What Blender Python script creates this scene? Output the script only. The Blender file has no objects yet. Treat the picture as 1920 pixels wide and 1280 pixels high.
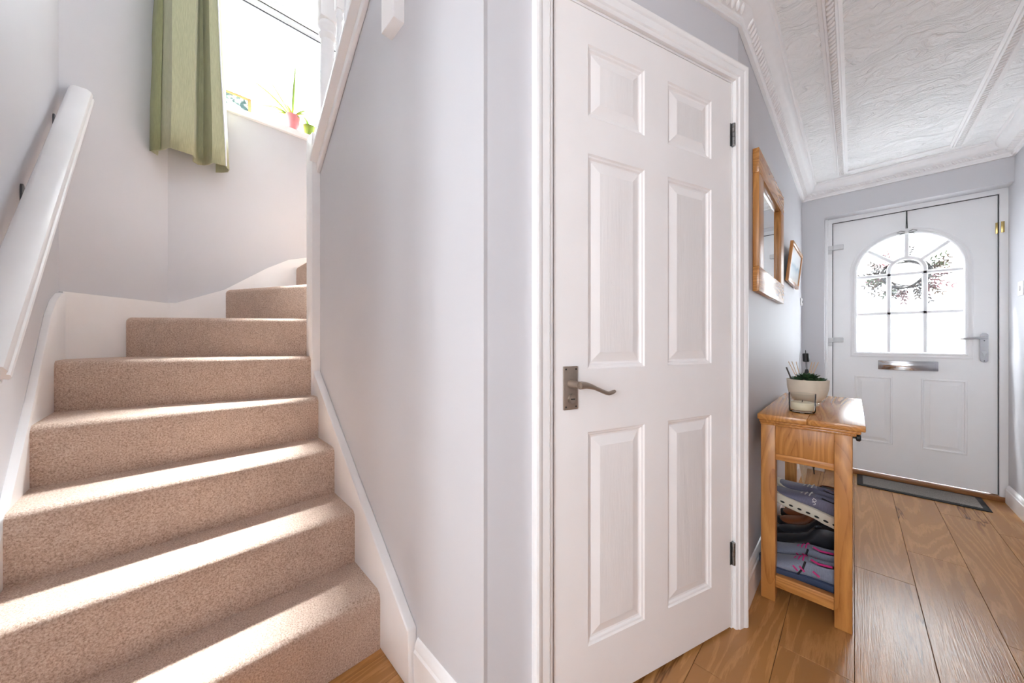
import bpy, bmesh, math, random
from mathutils import Vector, Matrix
random.seed(7)
SC = bpy.context.scene
COL = SC.collection
PI = math.pi

# ------------------------------------------------------------------ camera
cd = bpy.data.cameras.new('camera'); cam = bpy.data.objects.new('camera', cd); COL.objects.link(cam)
cd.sensor_width = 36.0; cd.lens = 12.0; cd.clip_start = 0.02
cam.location = (0, 0, 1.05); cam.rotation_euler = (PI/2, 0, PI/4)
SC.camera = cam

# ------------------------------------------------------------------ sky, exposure
w = bpy.data.worlds.new('sky'); SC.world = w; w.use_nodes = True
bg = w.node_tree.nodes['Background']; bg.inputs[0].default_value = (0.86, 0.94, 1.0, 1); bg.inputs[1].default_value = 1.0
vs = SC.view_settings; vs.view_transform = 'Standard'; vs.look = 'None'; vs.gamma = 1.0; vs.use_curve_mapping = False
vs.exposure = 4.95
cy = SC.cycles
cy.use_denoising = True; cy.max_bounces = 14; cy.diffuse_bounces = 9; cy.glossy_bounces = 5
cy.transmission_bounces = 8; cy.transparent_max_bounces = 16
cy.sample_clamp_indirect = 6.0; cy.caustics_reflective = False; cy.caustics_refractive = False

sl = bpy.data.lights.new('hazy_sun', 'SUN'); sl.energy = 7.8; sl.angle = math.radians(18); sl.color = (.90, .96, 1.0)
so_ = bpy.data.objects.new('hazy_sun', sl); COL.objects.link(so_)
_el, _az = math.radians(63), math.radians(23)
so_.rotation_euler = Vector((math.cos(_el)*math.cos(_az), -math.cos(_el)*math.sin(_az), -math.sin(_el))).to_track_quat('-Z', 'Y').to_euler()

def portal(loc, rot, sx, sy):            # guides sky light through a real or added window opening
    l = bpy.data.lights.new('window_and_fill_portal', 'AREA'); l.shape = 'RECTANGLE'; l.size = sx; l.size_y = sy
    l.cycles.is_portal = True
    o = bpy.data.objects.new('window_and_fill_portal', l); o.location = loc; o.rotation_euler = rot; COL.objects.link(o)
portal((-2.93, .725, 3.05), (0, -PI/2, 0), 1.14, 1.15)
portal((.281, 3.99, 1.41), (-PI/2, 0, 0), .54, .92)
portal((.35, -2.70, 1.5), (PI/2, 0, 0), .50, 1.20)  # rear opening, added for fill light from behind the camera
portal((.83, .40, 3.9), (0, PI/2, 0), .5, .4)  # upstairs landing opening, added to brighten the stairwell
portal((.83, -2.05, 1.35), (0, PI/2, 0), .7, .7)  # side opening, added as fill for the risers and cupboard door

# ------------------------------------------------------------------ materials
def lin(c):
    return tuple(((v/255)/12.92 if v/255 <= .04045 else ((v/255+.055)/1.055)**2.4) for v in c) + (1,)
def new_mat(name):
    m = bpy.data.materials.new(name); m.use_nodes = True
    nt = m.node_tree; b = nt.nodes['Principled BSDF']
    return m, nt, b
def nd(nt, t, **kw):
    n = nt.nodes.new(t)
    for k, v in kw.items():
        if k.startswith('i_'):
            n.inputs[int(k[2:])].default_value = v
        else:
            setattr(n, k, v)
    return n
def coords(nt, scale=(1, 1, 1), rnd=False):
    tc = nd(nt, 'ShaderNodeTexCoord'); src = tc.outputs['Object']
    if rnd:
        oi = nd(nt, 'ShaderNodeObjectInfo'); vm = nd(nt, 'ShaderNodeVectorMath', operation='MULTIPLY_ADD')
        cx = nd(nt, 'ShaderNodeCombineXYZ')
        for i in range(3): nt.links.new(oi.outputs['Random'], cx.inputs[i])
        nt.links.new(cx.outputs[0], vm.inputs[0]); vm.inputs[1].default_value = (13.7, 27.1, 19.3)
        nt.links.new(src, vm.inputs[2]); src = vm.outputs[0]
    mp = nd(nt, 'ShaderNodeMapping'); mp.inputs['Scale'].default_value = scale
    nt.links.new(src, mp.inputs['Vector'])
    return mp.outputs[0]
def ramp(nt, fac, stops):
    r = nd(nt, 'ShaderNodeValToRGB'); e = r.color_ramp.elements
    while len(e) < len(stops): e.new(.5)
    for i, (p, c) in enumerate(stops):
        e[i].position = p; e[i].color = c
    nt.links.new(fac, r.inputs[0]); return r.outputs[0]
def bump(nt, b, h, strength, dist):
    n = nd(nt, 'ShaderNodeBump'); n.inputs['Strength'].default_value = strength; n.inputs['Distance'].default_value = dist
    nt.links.new(h, n.inputs['Height']); nt.links.new(n.outputs[0], b.inputs['Normal']); return n
def noise(nt, vec, sc, det=4, rough=.5, dist=0):
    n = nd(nt, 'ShaderNodeTexNoise'); n.inputs['Scale'].default_value = sc; n.inputs['Detail'].default_value = det
    n.inputs['Roughness'].default_value = rough; n.inputs['Distortion'].default_value = dist
    nt.links.new(vec, n.inputs['Vector']); return n.outputs['Fac']
def plain(name, c, rough=.5, metal=0, var=.04, nsc=30, bmp=0.0, spec=.5, bsc=200):
    m, nt, b = new_mat(name); v = coords(nt)
    f = noise(nt, v, nsc, 3); l = lin(c)
    lo = tuple(x*(1-var) for x in l[:3])+(1,); hi = tuple(min(1, x*(1+var)) for x in l[:3])+(1,)
    nt.links.new(ramp(nt, f, [(.3, lo), (.7, hi)]), b.inputs['Base Color'])
    b.inputs['Roughness'].default_value = rough; b.inputs['Metallic'].default_value = metal
    b.inputs['Specular IOR Level'].default_value = spec
    if bmp: bump(nt, b, noise(nt, v, bsc, 3), bmp, .002)
    return m
def wood(name, cl, cdk, axis='Y', sc=9, rough=.4, crack=0, bmp=.15, rnd=True, rk=13, fk=.9, fbump=0):
    m, nt, b = new_mat(name)
    k = [1, 1, 1]; k['XYZ'.index(axis)] = .09
    v = coords(nt, tuple(k), rnd)
    warp = noise(nt, v, sc*.45, 2, .5, .6)
    rings = nd(nt, 'ShaderNodeMath', operation='MULTIPLY'); nt.links.new(warp, rings.inputs[0]); rings.inputs[1].default_value = rk
    sn = nd(nt, 'ShaderNodeMath', operation='FRACT'); nt.links.new(rings.outputs[0], sn.inputs[0])
    fine = noise(nt, v, sc*14, 4, .65)
    mx = nd(nt, 'ShaderNodeMath', operation='MULTIPLY_ADD'); nt.links.new(fine, mx.inputs[0]); mx.inputs[1].default_value = fk
    nt.links.new(sn.outputs[0], mx.inputs[2])
    big = noise(nt, v, sc*.25, 2)
    l, d = lin(cl), lin(cdk)
    mid = tuple((l[i]*.6+d[i]*.4) for i in range(3))+(1,)
    col = ramp(nt, mx.outputs[0], [(.15, d), (.45, mid), (.8, l), (1.0, mid)])
    mixn = nd(nt, 'ShaderNodeMix', data_type='RGBA', blend_type='MULTIPLY'); mixn.inputs[0].default_value = .6
    nt.links.new(col, mixn.inputs[6]); nt.links.new(ramp(nt, big, [(.3, (.72, .7, .68, 1)), (.7, (1, 1, 1, 1))]), mixn.inputs[7])
    out = mixn.outputs[2]
    if crack:
        kk = [2.2, 2.2, 2.2]; kk['XYZ'.index(axis)] = .13
        v2 = coords(nt, tuple(kk), rnd); n2 = noise(nt, v2, 2.2, 5, .55, .4)
        a = nd(nt, 'ShaderNodeMath', operation='SUBTRACT'); nt.links.new(n2, a.inputs[0]); a.inputs[1].default_value = .5
        a2 = nd(nt, 'ShaderNodeMath', operation='ABSOLUTE'); nt.links.new(a.outputs[0], a2.inputs[0])
        line = ramp(nt, a2.outputs[0], [(.0, (.2, .14, .1, 1)), (.003, (.5, .45, .4, 1)), (.009, (1, 1, 1, 1))])
        msk = ramp(nt, noise(nt, v2, 1.3, 1), [(.50, (1, 1, 1, 1)), (.58, (0, 0, 0, 1))])
        m3 = nd(nt, 'ShaderNodeMix', data_type='RGBA', blend_type='LIGHTEN'); m3.inputs[0].default_value = 1
        nt.links.new(line, m3.inputs[6]); nt.links.new(msk, m3.inputs[7])
        m4 = nd(nt, 'ShaderNodeMix', data_type='RGBA', blend_type='MULTIPLY'); m4.inputs[0].default_value = crack
        nt.links.new(out, m4.inputs[6]); nt.links.new(m3.outputs[2], m4.inputs[7]); out = m4.outputs[2]
    nt.links.new(out, b.inputs['Base Color'])
    b.inputs['Roughness'].default_value = rough
    if fbump:
        kf = [1, 1, 1]; kf['XYZ'.index(axis)] = .035
        bump(nt, b, noise(nt, coords(nt, tuple(kf), rnd), 260, 3, .6), fbump, .0015)
    else:
        bump(nt, b, mx.outputs[0], bmp, .0015)
    return m
def carpet_mat(name):
    m, nt, b = new_mat(name); v = coords(nt)
    n1 = noise(nt, v, 210, 3, .7); n2 = noise(nt, v, 18, 3)
    col = ramp(nt, n1, [(.28, lin((170, 134, 110))), (.48, lin((224, 194, 172))), (.7, lin((250, 233, 219)))])
    mx = nd(nt, 'ShaderNodeMix', data_type='RGBA', blend_type='MULTIPLY'); mx.inputs[0].default_value = .5
    nt.links.new(col, mx.inputs[6]); nt.links.new(ramp(nt, n2, [(.3, (.82, .8, .78, 1)), (.7, (1, 1, 1, 1))]), mx.inputs[7])
    nt.links.new(mx.outputs[2], b.inputs['Base Color']); b.inputs['Roughness'].default_value = 1
    b.inputs['Specular IOR Level'].default_value = .1
    b.inputs['Sheen Weight'].default_value = .25; b.inputs['Sheen Roughness'].default_value = .6
    bump(nt, b, noise(nt, v, 260, 3, .7), 1.0, .006)
    return m
def artex_mat(name):
    m, nt, b = new_mat(name); v = coords(nt)
    warp = nd(nt, 'ShaderNodeTexNoise'); warp.inputs['Scale'].default_value = 6; warp.inputs['Detail'].default_value = 3
    nt.links.new(v, warp.inputs['Vector'])
    ad = nd(nt, 'ShaderNodeVectorMath', operation='MULTIPLY_ADD'); nt.links.new(warp.outputs['Color'], ad.inputs[0])
    ad.inputs[1].default_value = (.28, .28, .28); nt.links.new(v, ad.inputs[2])
    mp = nd(nt, 'ShaderNodeMapping'); mp.inputs['Scale'].default_value = (7, 32, 1); mp.inputs['Rotation'].default_value = (0, 0, .35)
    nt.links.new(ad.outputs[0], mp.inputs['Vector'])
    n = noise(nt, mp.outputs[0], 1.0, 4, .6, .8)
    b.inputs['Base Color'].default_value = lin((250, 249, 248)); b.inputs['Roughness'].default_value = .7
    bump(nt, b, n, .85, .032)
    return m
def obscure_glass(name, tr):
    m = bpy.data.materials.new(name); m.use_nodes = True; nt = m.node_tree; nt.nodes.clear()
    out = nd(nt, 'ShaderNodeOutputMaterial'); v = coords(nt)
    warp = nd(nt, 'ShaderNodeTexNoise'); warp.inputs['Scale'].default_value = 14; nt.links.new(v, warp.inputs['Vector'])
    ad = nd(nt, 'ShaderNodeVectorMath', operation='MULTIPLY_ADD'); nt.links.new(warp.outputs['Color'], ad.inputs[0])
    ad.inputs[1].default_value = (.12, .12, .12); nt.links.new(v, ad.inputs[2])
    n = noise(nt, ad.outputs[0], 38, 3, .6, 1.2)
    a = nd(nt, 'ShaderNodeMath', operation='SUBTRACT'); nt.links.new(n, a.inputs[0]); a.inputs[1].default_value = .5
    a2 = nd(nt, 'ShaderNodeMath', operation='ABSOLUTE'); nt.links.new(a.outputs[0], a2.inputs[0])
    col = ramp(nt, a2.outputs[0], [(0, (tr*.03,)*3+(1,)), (.005, (tr*.08,)*3+(1,)), (.014, (tr,)*3+(1,))])
    t = nd(nt, 'ShaderNodeBsdfTransparent'); nt.links.new(col, t.inputs[0])
    g = nd(nt, 'ShaderNodeBsdfGlossy'); g.inputs['Roughness'].default_value = .15
    bn = nd(nt, 'ShaderNodeBump'); bn.inputs['Strength'].default_value = .5; bn.inputs['Distance'].default_value = .004
    nt.links.new(n, bn.inputs['Height']); nt.links.new(bn.outputs[0], g.inputs['Normal'])
    mx = nd(nt, 'ShaderNodeMixShader'); mx.inputs[0].default_value = .06
    nt.links.new(t.outputs[0], mx.inputs[1]); nt.links.new(g.outputs[0], mx.inputs[2]); nt.links.new(mx.outputs[0], out.inputs[0])
    return m
def clear_glass(name):
    m = bpy.data.materials.new(name); m.use_nodes = True; nt = m.node_tree; nt.nodes.clear()
    out = nd(nt, 'ShaderNodeOutputMaterial'); t = nd(nt, 'ShaderNodeBsdfTransparent'); t.inputs[0].default_value = (.95, .96, .96, 1)
    g = nd(nt, 'ShaderNodeBsdfGlossy'); g.inputs['Roughness'].default_value = .03
    fr = nd(nt, 'ShaderNodeLayerWeight'); fr.inputs[0].default_value = .08
    mx = nd(nt, 'ShaderNodeMixShader'); nt.links.new(fr.outputs['Fresnel'], mx.inputs[0])
    nt.links.new(t.outputs[0], mx.inputs[1]); nt.links.new(g.outputs[0], mx.inputs[2]); nt.links.new(mx.outputs[0], out.inputs[0])
    return m
def fabric(name, c, var=.12):
    m, nt, b = new_mat(name); v = coords(nt, (1, 1, .06)); f = noise(nt, v, 420, 2); l = lin(c)
    nt.links.new(ramp(nt, f, [(.3, tuple(x*(1-var) for x in l[:3])+(1,)), (.7, tuple(min(1, x*(1+var)) for x in l[:3])+(1,))]), b.inputs['Base Color'])
    b.inputs['Roughness'].default_value = .65; b.inputs['Sheen Weight'].default_value = .2
    bump(nt, b, f, .2, .001); return m

M = {}
M['wall'] = plain('wall_paint', (207, 206, 209), .6, var=.012, nsc=4, bmp=.05, bsc=120)
M['trim'] = plain('white_gloss_paint', (246, 244, 243), .32, var=.015, nsc=9, bmp=.03, bsc=60)
M['door'] = plain('door_paint', (246, 242, 240), .4, var=.015, nsc=6, bmp=.03, bsc=90)
M['grain'] = wood('embossed_door_grain', (246, 242, 240), (241, 237, 235), 'Z', 11, .4, bmp=.55, rnd=False)
M['upvc'] = plain('white_upvc', (243, 243, 243), .35, var=.01, nsc=8)
M['ceil'] = artex_mat('swirled_ceiling_plaster')
M['plaster'] = plain('moulded_plaster', (243, 241, 240), .55, var=.015, nsc=20)
M['carpet'] = carpet_mat('beige_carpet')
M['plank'] = wood('laminate_oak', (200, 146, 88), (136, 88, 44), 'Y', 9, .26, crack=.8, rk=17, fk=1.1, fbump=.5)
M['underlay'] = plain('floor_underlay', (60, 40, 26), .9)
M['oakX'] = wood('oak_grain_x', (214, 152, 84), (150, 86, 34), 'X', 11, .38, rk=24, fk=.6)
M['oakY'] = wood('oak_grain_y', (214, 152, 84), (150, 86, 34), 'Y', 11, .25, rk=24, fk=.6)
M['oakZ'] = wood('oak_grain_z', (214, 152, 84), (150, 86, 34), 'Z', 11, .38, rk=24, fk=.6)
M['threshold'] = wood('threshold_oak', (160, 106, 62), (120, 74, 40), 'X', 16, .4)
M['glass_w'] = obscure_glass('obscured_window_glass', .75)
M['glass_d'] = obscure_glass('obscured_door_glass', .85)
M['clear'] = clear_glass('clear_glass')
M['nickel'] = plain('brushed_nickel', (168, 154, 142), .42, .75, .05, 60)
M['chrome'] = plain('polished_chrome', (200, 200, 202), .12, 1, .02)
M['steel'] = plain('hinge_steel', (150, 150, 150), .35, 1, .05)
M['bracket_metal'] = plain('dull_bracket_steel', (92, 94, 96), .45, .6, .1)
M['brass'] = plain('brass', (196, 170, 110), .3, 1, .05)
M['dark'] = plain('dark_gap', (30, 28, 26), .8)
M['black'] = plain('black_plastic', (22, 22, 24), .45, var=.1)
M['gasket_shadow_line'] = plain('gasket_shadow_grey', (70, 70, 72), .7)  # serves the window seal and the shadow line drawn round the front door
M['mirror'] = plain('mirror_silver', (235, 238, 238), .01, 1, .0)
M['mat'] = plain('grey_mat_pile', (142, 137, 132), 1, 0, .3, 260, .8, .1, 300)
M['matb'] = plain('mat_rubber_border', (34, 34, 36), .7, var=.1)
M['curtain'] = fabric('sage_curtain', (172, 172, 138))
M['lining'] = fabric('curtain_lining', (150, 152, 108))
M['white'] = plain('white_card', (245, 245, 245), .6)

# ------------------------------------------------------------------ mesh helpers
class G:
    def __init__(s): s.bm = bmesh.new()
    def _merge(s, b, mat=None):
        if mat is not None: bmesh.ops.transform(b, matrix=mat, verts=b.verts)
        me = bpy.data.meshes.new('tmp'); b.to_mesh(me); b.free(); s.bm.from_mesh(me); bpy.data.meshes.remove(me); return s
    def poly(s, pts, faces):
        vs_ = [s.bm.verts.new(p) for p in pts]
        for f in faces:
            try: s.bm.faces.new([vs_[i] for i in f])
            except ValueError: pass
        return s
    def box(s, x0, x1, y0, y1, z0, z1, bev=0, mat=None, seg=2):
        b = bmesh.new(); bmesh.ops.create_cube(b, size=1)
        for v in b.verts:
            v.co = ((x0+x1)/2+v.co.x*(x1-x0), (y0+y1)/2+v.co.y*(y1-y0), (z0+z1)/2+v.co.z*(z1-z0))
        if bev: bmesh.ops.bevel(b, geom=b.edges[:], offset=bev, segments=seg, profile=.5, affect='EDGES')
        return s._merge(b, mat)
    def prism(s, pts, h0, h1, mp=lambda a, b, h: (a, b, h), bev=0, seg=2):
        b = bmesh.new(); n = len(pts)
        lo = [b.verts.new(mp(p[0], p[1], h0)) for p in pts]; hi = [b.verts.new(mp(p[0], p[1], h1)) for p in pts]
        b.faces.new(lo[::-1]); b.faces.new(hi)
        for i in range(n): b.faces.new((lo[i], lo[(i+1) % n], hi[(i+1) % n], hi[i]))
        if bev: bmesh.ops.bevel(b, geom=b.edges[:], offset=bev, segments=seg, profile=.5, affect='EDGES')
        bmesh.ops.recalc_face_normals(b, faces=b.faces)
        return s._merge(b)
    def loft(s, rings, closed=True, cap=True):
        bm = s.bm; R = [[bm.verts.new(p) for p in r] for r in rings]; n = len(rings[0])
        for a, b in zip(R, R[1:]):
            for i in range(n if closed else n-1):
                j = (i+1) % n
                try: bm.faces.new((a[i], a[j], b[j], b[i]))
                except ValueError: pass
        if cap and closed:
            for r in (R[0][::-1], R[-1]):
                try: bm.faces.new(r)
                except ValueError: pass
        return s
    def tube(s, path, r, n=8):
        path = [Vector(p) for p in path]; rr = r if isinstance(r, (list, tuple)) else [r]*len(path); rings = []
        ref = None
        for i, p in enumerate(path):
            t = (path[min(i+1, len(path)-1)]-path[max(i-1, 0)]).normalized()
            if ref is None:
                ref = t.orthogonal().normalized()
            ref = (ref - t*ref.dot(t)).normalized(); bi = t.cross(ref)
            rings.append([p+(ref*math.cos(k*2*PI/n)+bi*math.sin(k*2*PI/n))*rr[i] for k in range(n)])
        return s.loft(rings)
    def lathe(s, prof, c=(0, 0, 0), n=24, mat=None):
        rings = []
        for r, z in prof:
            ring = [Vector((r*math.cos(k*2*PI/n), r*math.sin(k*2*PI/n), z)) for k in range(n)]
            rings.append([(mat @ p if mat else p)+Vector(c) for p in ring])
        return s.loft(rings)
    def ell(s, c, rad, rot=None, u=8, v=5):
        b = bmesh.new(); bmesh.ops.create_uvsphere(b, u_segments=u, v_segments=v, radius=1)
        mt = Matrix.Translation(c) @ (rot.to_4x4() if rot else Matrix.Identity(4)) @ Matrix.Diagonal((*rad, 1))
        return s._merge(b, mt)
    def sweep(s, path, prof, mp, closed=False, cap=True):
        n = len(path); P = [Vector(p) for p in path]; offs = []
        for i in range(n):
            a = P[i]-P[i-1] if (closed or i > 0) else P[1]-P[0]
            b = P[(i+1) % n]-P[i] if (closed or i < n-1) else P[-1]-P[-2]
            na = Vector((-a.y, a.x)).normalized(); nb = Vector((-b.y, b.x)).normalized()
            m = (na+nb); m = m/max(m.dot(na), .2) if m.length > 1e-6 else na
            offs.append(m)
        rings = [[mp(P[i].x+offs[i].x*o, P[i].y+offs[i].y*o, h) for o, h in prof] for i in range(n)]
        if closed: rings.append(rings[0])
        s.loft(rings, True, cap and not closed)
        if closed: bmesh.ops.remove_doubles(s.bm, verts=s.bm.verts, dist=1e-6)
        return s
    def out(s, name, mat, parent=None, smooth=35, sub=0, mats=None):
        bmesh.ops.recalc_face_normals(s.bm, faces=s.bm.faces)
        me = bpy.data.meshes.new(name); s.bm.to_mesh(me); s.bm.free()
        me.materials.append(M[mat] if isinstance(mat, str) else mat)
        if smooth:
            for p in me.polygons: p.use_smooth = True
            me.set_sharp_from_angle(angle=math.radians(smooth))
        o = bpy.data.objects.new(name, me); COL.objects.link(o)
        if sub:
            md = o.modifiers.new('smooth', 'SUBSURF'); md.levels = sub; md.render_levels = sub
        if parent is not None: adopt(o, parent)
        return o
def world_of(o):
    m = Matrix.LocRotScale(o.location, o.rotation_euler, o.scale)
    return (world_of(o.parent) @ o.matrix_parent_inverse @ m) if o.parent else m
def adopt(o, parent):
    o.parent = parent; o.matrix_parent_inverse = world_of(parent).inverted()
def thing(name, label, cat, loc=(0, 0, 0), group=None, rot=None):
    o = bpy.data.objects.new(name, None); o.empty_display_size = .05; COL.objects.link(o); o.location = loc
    if rot: o.rotation_euler = rot
    o['label'] = label; o['category'] = cat
    if group: o['group'] = group
    return o
def tag(o, label, cat, group=None):
    o['label'] = label; o['category'] = cat
    if group: o['group'] = group
    return o
def struct(o, label=None):
    o['kind'] = 'structure'
    if label: o['label'] = label
    return o
def sroot(name, label, loc=(0, 0, 0)):
    o = bpy.data.objects.new(name, None); o.empty_display_size = .05; COL.objects.link(o); o.location = loc
    return struct(o, label)
def arc(cx, cy, r, a0, a1, n):
    return [(cx+r*math.cos(math.radians(a0+(a1-a0)*i/n)), cy+r*math.sin(math.radians(a0+(a1-a0)*i/n))) for i in range(n+1)]
XZ = lambda y: None
def mxz(a, b, h): return (a, h, b)       # profile in X-Z, extruded along Y
def myz(a, b, h): return (h, a, b)       # profile in Y-Z, extruded along X

# ------------------------------------------------------------------ key dimensions
HX = -.305            # hall left wall face
RX = .715             # hall right wall face
EY = 3.74             # end wall face
SY = .537             # stair-side partition face
LY = -.335            # stair left wall face
BX = -2.70            # window wall face
CZ = 2.31             # hall ceiling
UZ = 4.7              # stairwell ceiling
Q = Vector((-.5699, .7301)); A = Vector((.33385, .94263)); N = Vector((A.y, -A.x))   # cupboard wall line, direction, outward normal
def cup(t, o, z):      # cupboard wall frame: along, outwards, up
    p = Q+A*t+N*o
    return (p.x, p.y, z)
def mcup(a, b, h): return cup(a, h, b)

# ================================================================== STRUCTURE
# floor of planks
floor = struct(G().box(-2.9, .82, -2.75, 4.0, -.06, -.0035).out('floor', 'underlay', smooth=0), 'brown wood-effect laminate plank floor')
PW = .1865; PL = 1.29
joints = {0: 2.265, 1: 2.617, 2: 2.045, -1: 1.49, 3: 3.2, -2: 2.5, -3: 1.95, -4: 3.0, -5: 2.2, -6: 1.3, -7: 2.7}
for k, j in joints.items():
    x0 = .003+k*PW; x1 = min(x0+PW, RX)
    y = j-PL*4
    while y < 3.88:
        a, b = max(y, -2.6), min(y+PL, 3.865)
        if b-a > .02 and x1 > x0:
            G().box(x0+.0006, x1-.0006, a+.0006, b-.0006, -.0035, 0, .0009, seg=1).out('plank', 'plank', floor, smooth=0)
        y += PL

# stairwell left wall, chamfered corner wall, window wall
struct(G().box(-2.376, -.55, LY-.1, LY, 0, UZ).box(-.55, .815, LY-.1, LY, CZ+.25, UZ).out('wall_left', 'wall', smooth=0), 'pale grey wall on the open side of the stairs')
D0 = Vector((-2.376, LY)); D1 = Vector((BX, -.011))
struct(G().prism([D0, D1, (BX-.2, -.011), (BX-.2, LY-.1), (-2.376, LY-.1)], 0, UZ).out('wall_corner', 'wall', smooth=0), 'angled pale grey corner wall beside the curtain')
WY0, WY1, WZ0, WZ1 = .15, 1.30, 2.47, 3.62
struct(G().box(BX-.2, BX, -.011, WY0, 0, UZ).box(BX-.2, BX, WY1, 1.6, 0, UZ).box(BX-.2, BX, WY0, WY1, 0, WZ0).box(BX-.2, BX, WY0, WY1, WZ1, UZ)
       .out('wall_window', 'wall', smooth=0), 'pale grey wall below the stair window')
struct(G().box(BX, -.42, 1.5, 1.6, 0, UZ).box(-.42, .815, 1.5, 1.6, CZ+.25, UZ).out('wall_stairwell', 'wall', smooth=0), 'far pale wall of the stairwell')
struct(G().box(BX-.2, .815, LY-.1, 1.6, UZ, UZ+.1).out('ceiling_stairwell', 'plaster', smooth=0), 'white ceiling over the stairwell')
# partition between the stairs and the cupboard, with a sloped top
struct(G().prism([(-1.925, 0), (-.634, 0), (-.634, CZ), (-.98, CZ), (-.98, 2.62), (-1.06, 2.56), (-1.925, 1.93)], SY, SY+.07, mxz).out('wall_stairs', 'wall', smooth=0), 'white partition wall with a sloping top beside the carpeted stairs')
# cupboard wall (angled) with door opening
TC = .803
struct(G().prism([cup(-.195, 0, 0)[:2], cup(-.022, 0, 0)[:2], cup(-.022, -.09, 0)[:2], cup(-.165, -.09, 0)[:2]], 0, CZ)
       .prism([cup(-.022, 0, 0)[:2], cup(.785, 0, 0)[:2], cup(.785, -.09, 0)[:2], cup(-.022, -.09, 0)[:2]], 2.012, CZ)
       .prism([cup(.785, 0, 0)[:2], cup(TC, 0, 0)[:2], (HX-.1, 1.487), cup(.785, -.09, 0)[:2]], 0, CZ)
       .out('wall_cupboard', 'wall', smooth=0), 'pale wall around the white cupboard door')
struct(G().box(HX-.1, HX, 1.487, EY+.25, 0, CZ).out('wall_hall', 'wall', smooth=0), 'pale grey hall wall behind the oak console table')
struct(G().box(RX, RX+.1, -2.6, -2.4, 0, CZ).box(RX, RX+.1, -2.4, -1.7, 0, 1.0).box(RX, RX+.1, -2.4, -1.7, 1.7, CZ).box(RX, RX+.1, -1.7, 4.0, 0, 3.65).box(RX, RX+.1, -.44, 1.6, 4.15, UZ).box(RX, RX+.1, -.44, .2, 3.65, 4.15).box(RX, RX+.1, .6, 1.6, 3.65, 4.15).out('wall_right', 'wall', smooth=0), 'pale grey hall wall opposite the mirror')  # both openings, behind the camera and upstairs, are added for fill light
RVX = -.166; RVZ = 2.055
struct(G().box(HX, RVX, EY, 4.0, 0, CZ).box(RVX, RX, EY, 4.0, RVZ, CZ).out('wall_end', 'wall', smooth=0), 'pale grey end wall around the front door')
struct(G().box(-.62, -.42, 4.0, 5.6, 0, 3.2).out('wall_sun_block', 'wall', smooth=0), 'added wall outside the front door that blocks the sun')  # unseen wall, added to keep the sun out of the door glass
# space behind the camera
struct(G().box(-.65, -.55, -2.7, LY-.1, 0, CZ).out('wall_rear_side', 'wall', smooth=0), 'pale side wall of the room behind, set in to shade the stairs')  # unseen wall, moved inward to keep rear light off the stair partition
struct(G().box(-.65, .1, -2.7, -2.6, 0, CZ).box(.6, .815, -2.7, -2.6, 0, CZ).box(.1, .6, -2.7, -2.6, 0, .9).box(.1, .6, -2.7, -2.6, 2.1, CZ)
       .out('wall_rear', 'wall', smooth=0), 'pale rear wall with an opening added for fill light')  # the unseen window here is added for fill light
ceiling = struct(G().box(-1.06, RX+.1, -2.7, 4.0, CZ, CZ+.25).out('ceiling', 'ceil', smooth=0), 'white swirl-textured plaster ceiling')

# ---- coving with rope bead
cov_path = [cup(-.15, 0, 0)[:2], (HX, 1.487), (HX, EY), (RX, EY), (RX, -.3)]
cov_path[1] = (HX+.001, 1.489)
cprof = [(0, CZ-.098), (-.013, CZ-.098), (-.013, CZ-.088), (-.019, CZ-.082), (-.019, CZ-.074), (-.023, CZ-.070), (-.040, CZ-.058), (-.043, CZ-.054)]
cprof += [(-.043-.042*math.sin(t*PI/12), CZ-.054+.038*(1-math.cos(t*PI/12))) for t in range(1, 7)]
cprof += [(-.085, CZ-.010), (-.092, CZ-.010), (-.097, CZ-.004), (-.097, CZ), (0, CZ)]
cov = struct(G().sweep(cov_path, cprof, lambda a, b, h: (a, b, h)).out('trim_1', 'plaster', smooth=30), 'white moulded plaster coving with a rope bead')
def rope(g, p0, p1, pitch, r, tilt, up):
    p0, p1 = Vector(p0), Vector(p1); d = p1-p0; L = d.length; t = d/L; n = int(L/pitch)
    side = t.cross(Vector(up)).normalized(); u2 = Vector(up)
    ax = (t*math.cos(tilt)+side*math.sin(tilt)).normalized(); bx = u2.cross(ax).normalized()
    rot = Matrix((ax, bx, u2)).transposed()
    for i in range(n): g.ell(p0+t*(i+.5)*pitch, (r*1.5, r*.62, r*.6), rot, 7, 4)
g = G(); nrm = Vector((.6, 0, -.8))
rope(g, (HX+.031, 1.53, CZ-.066), (HX+.031, EY-.04, CZ-.066), .027, .0118, .9, nrm)
rope(g, (HX+.04, EY-.031, CZ-.066), (RX-.04, EY-.031, CZ-.066), .027, .0118, .9, (0, -.6, -.8))
rope(g, (RX-.031, EY-.04, CZ-.066), (RX-.031, .3, CZ-.066), .027, .0118, .9, (-.6, 0, -.8))
n2 = Vector((N.x*.6, N.y*.6, -.8)); c0 = cup(-.1, .031, CZ-.066); c1 = cup(TC-.01, .031, CZ-.066)
rope(g, c0, c1, .027, .0118, .9, n2)
ro = g.out('rope_bead', 'plaster', cov, smooth=60); ro['kind'] = 'stuff'
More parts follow.
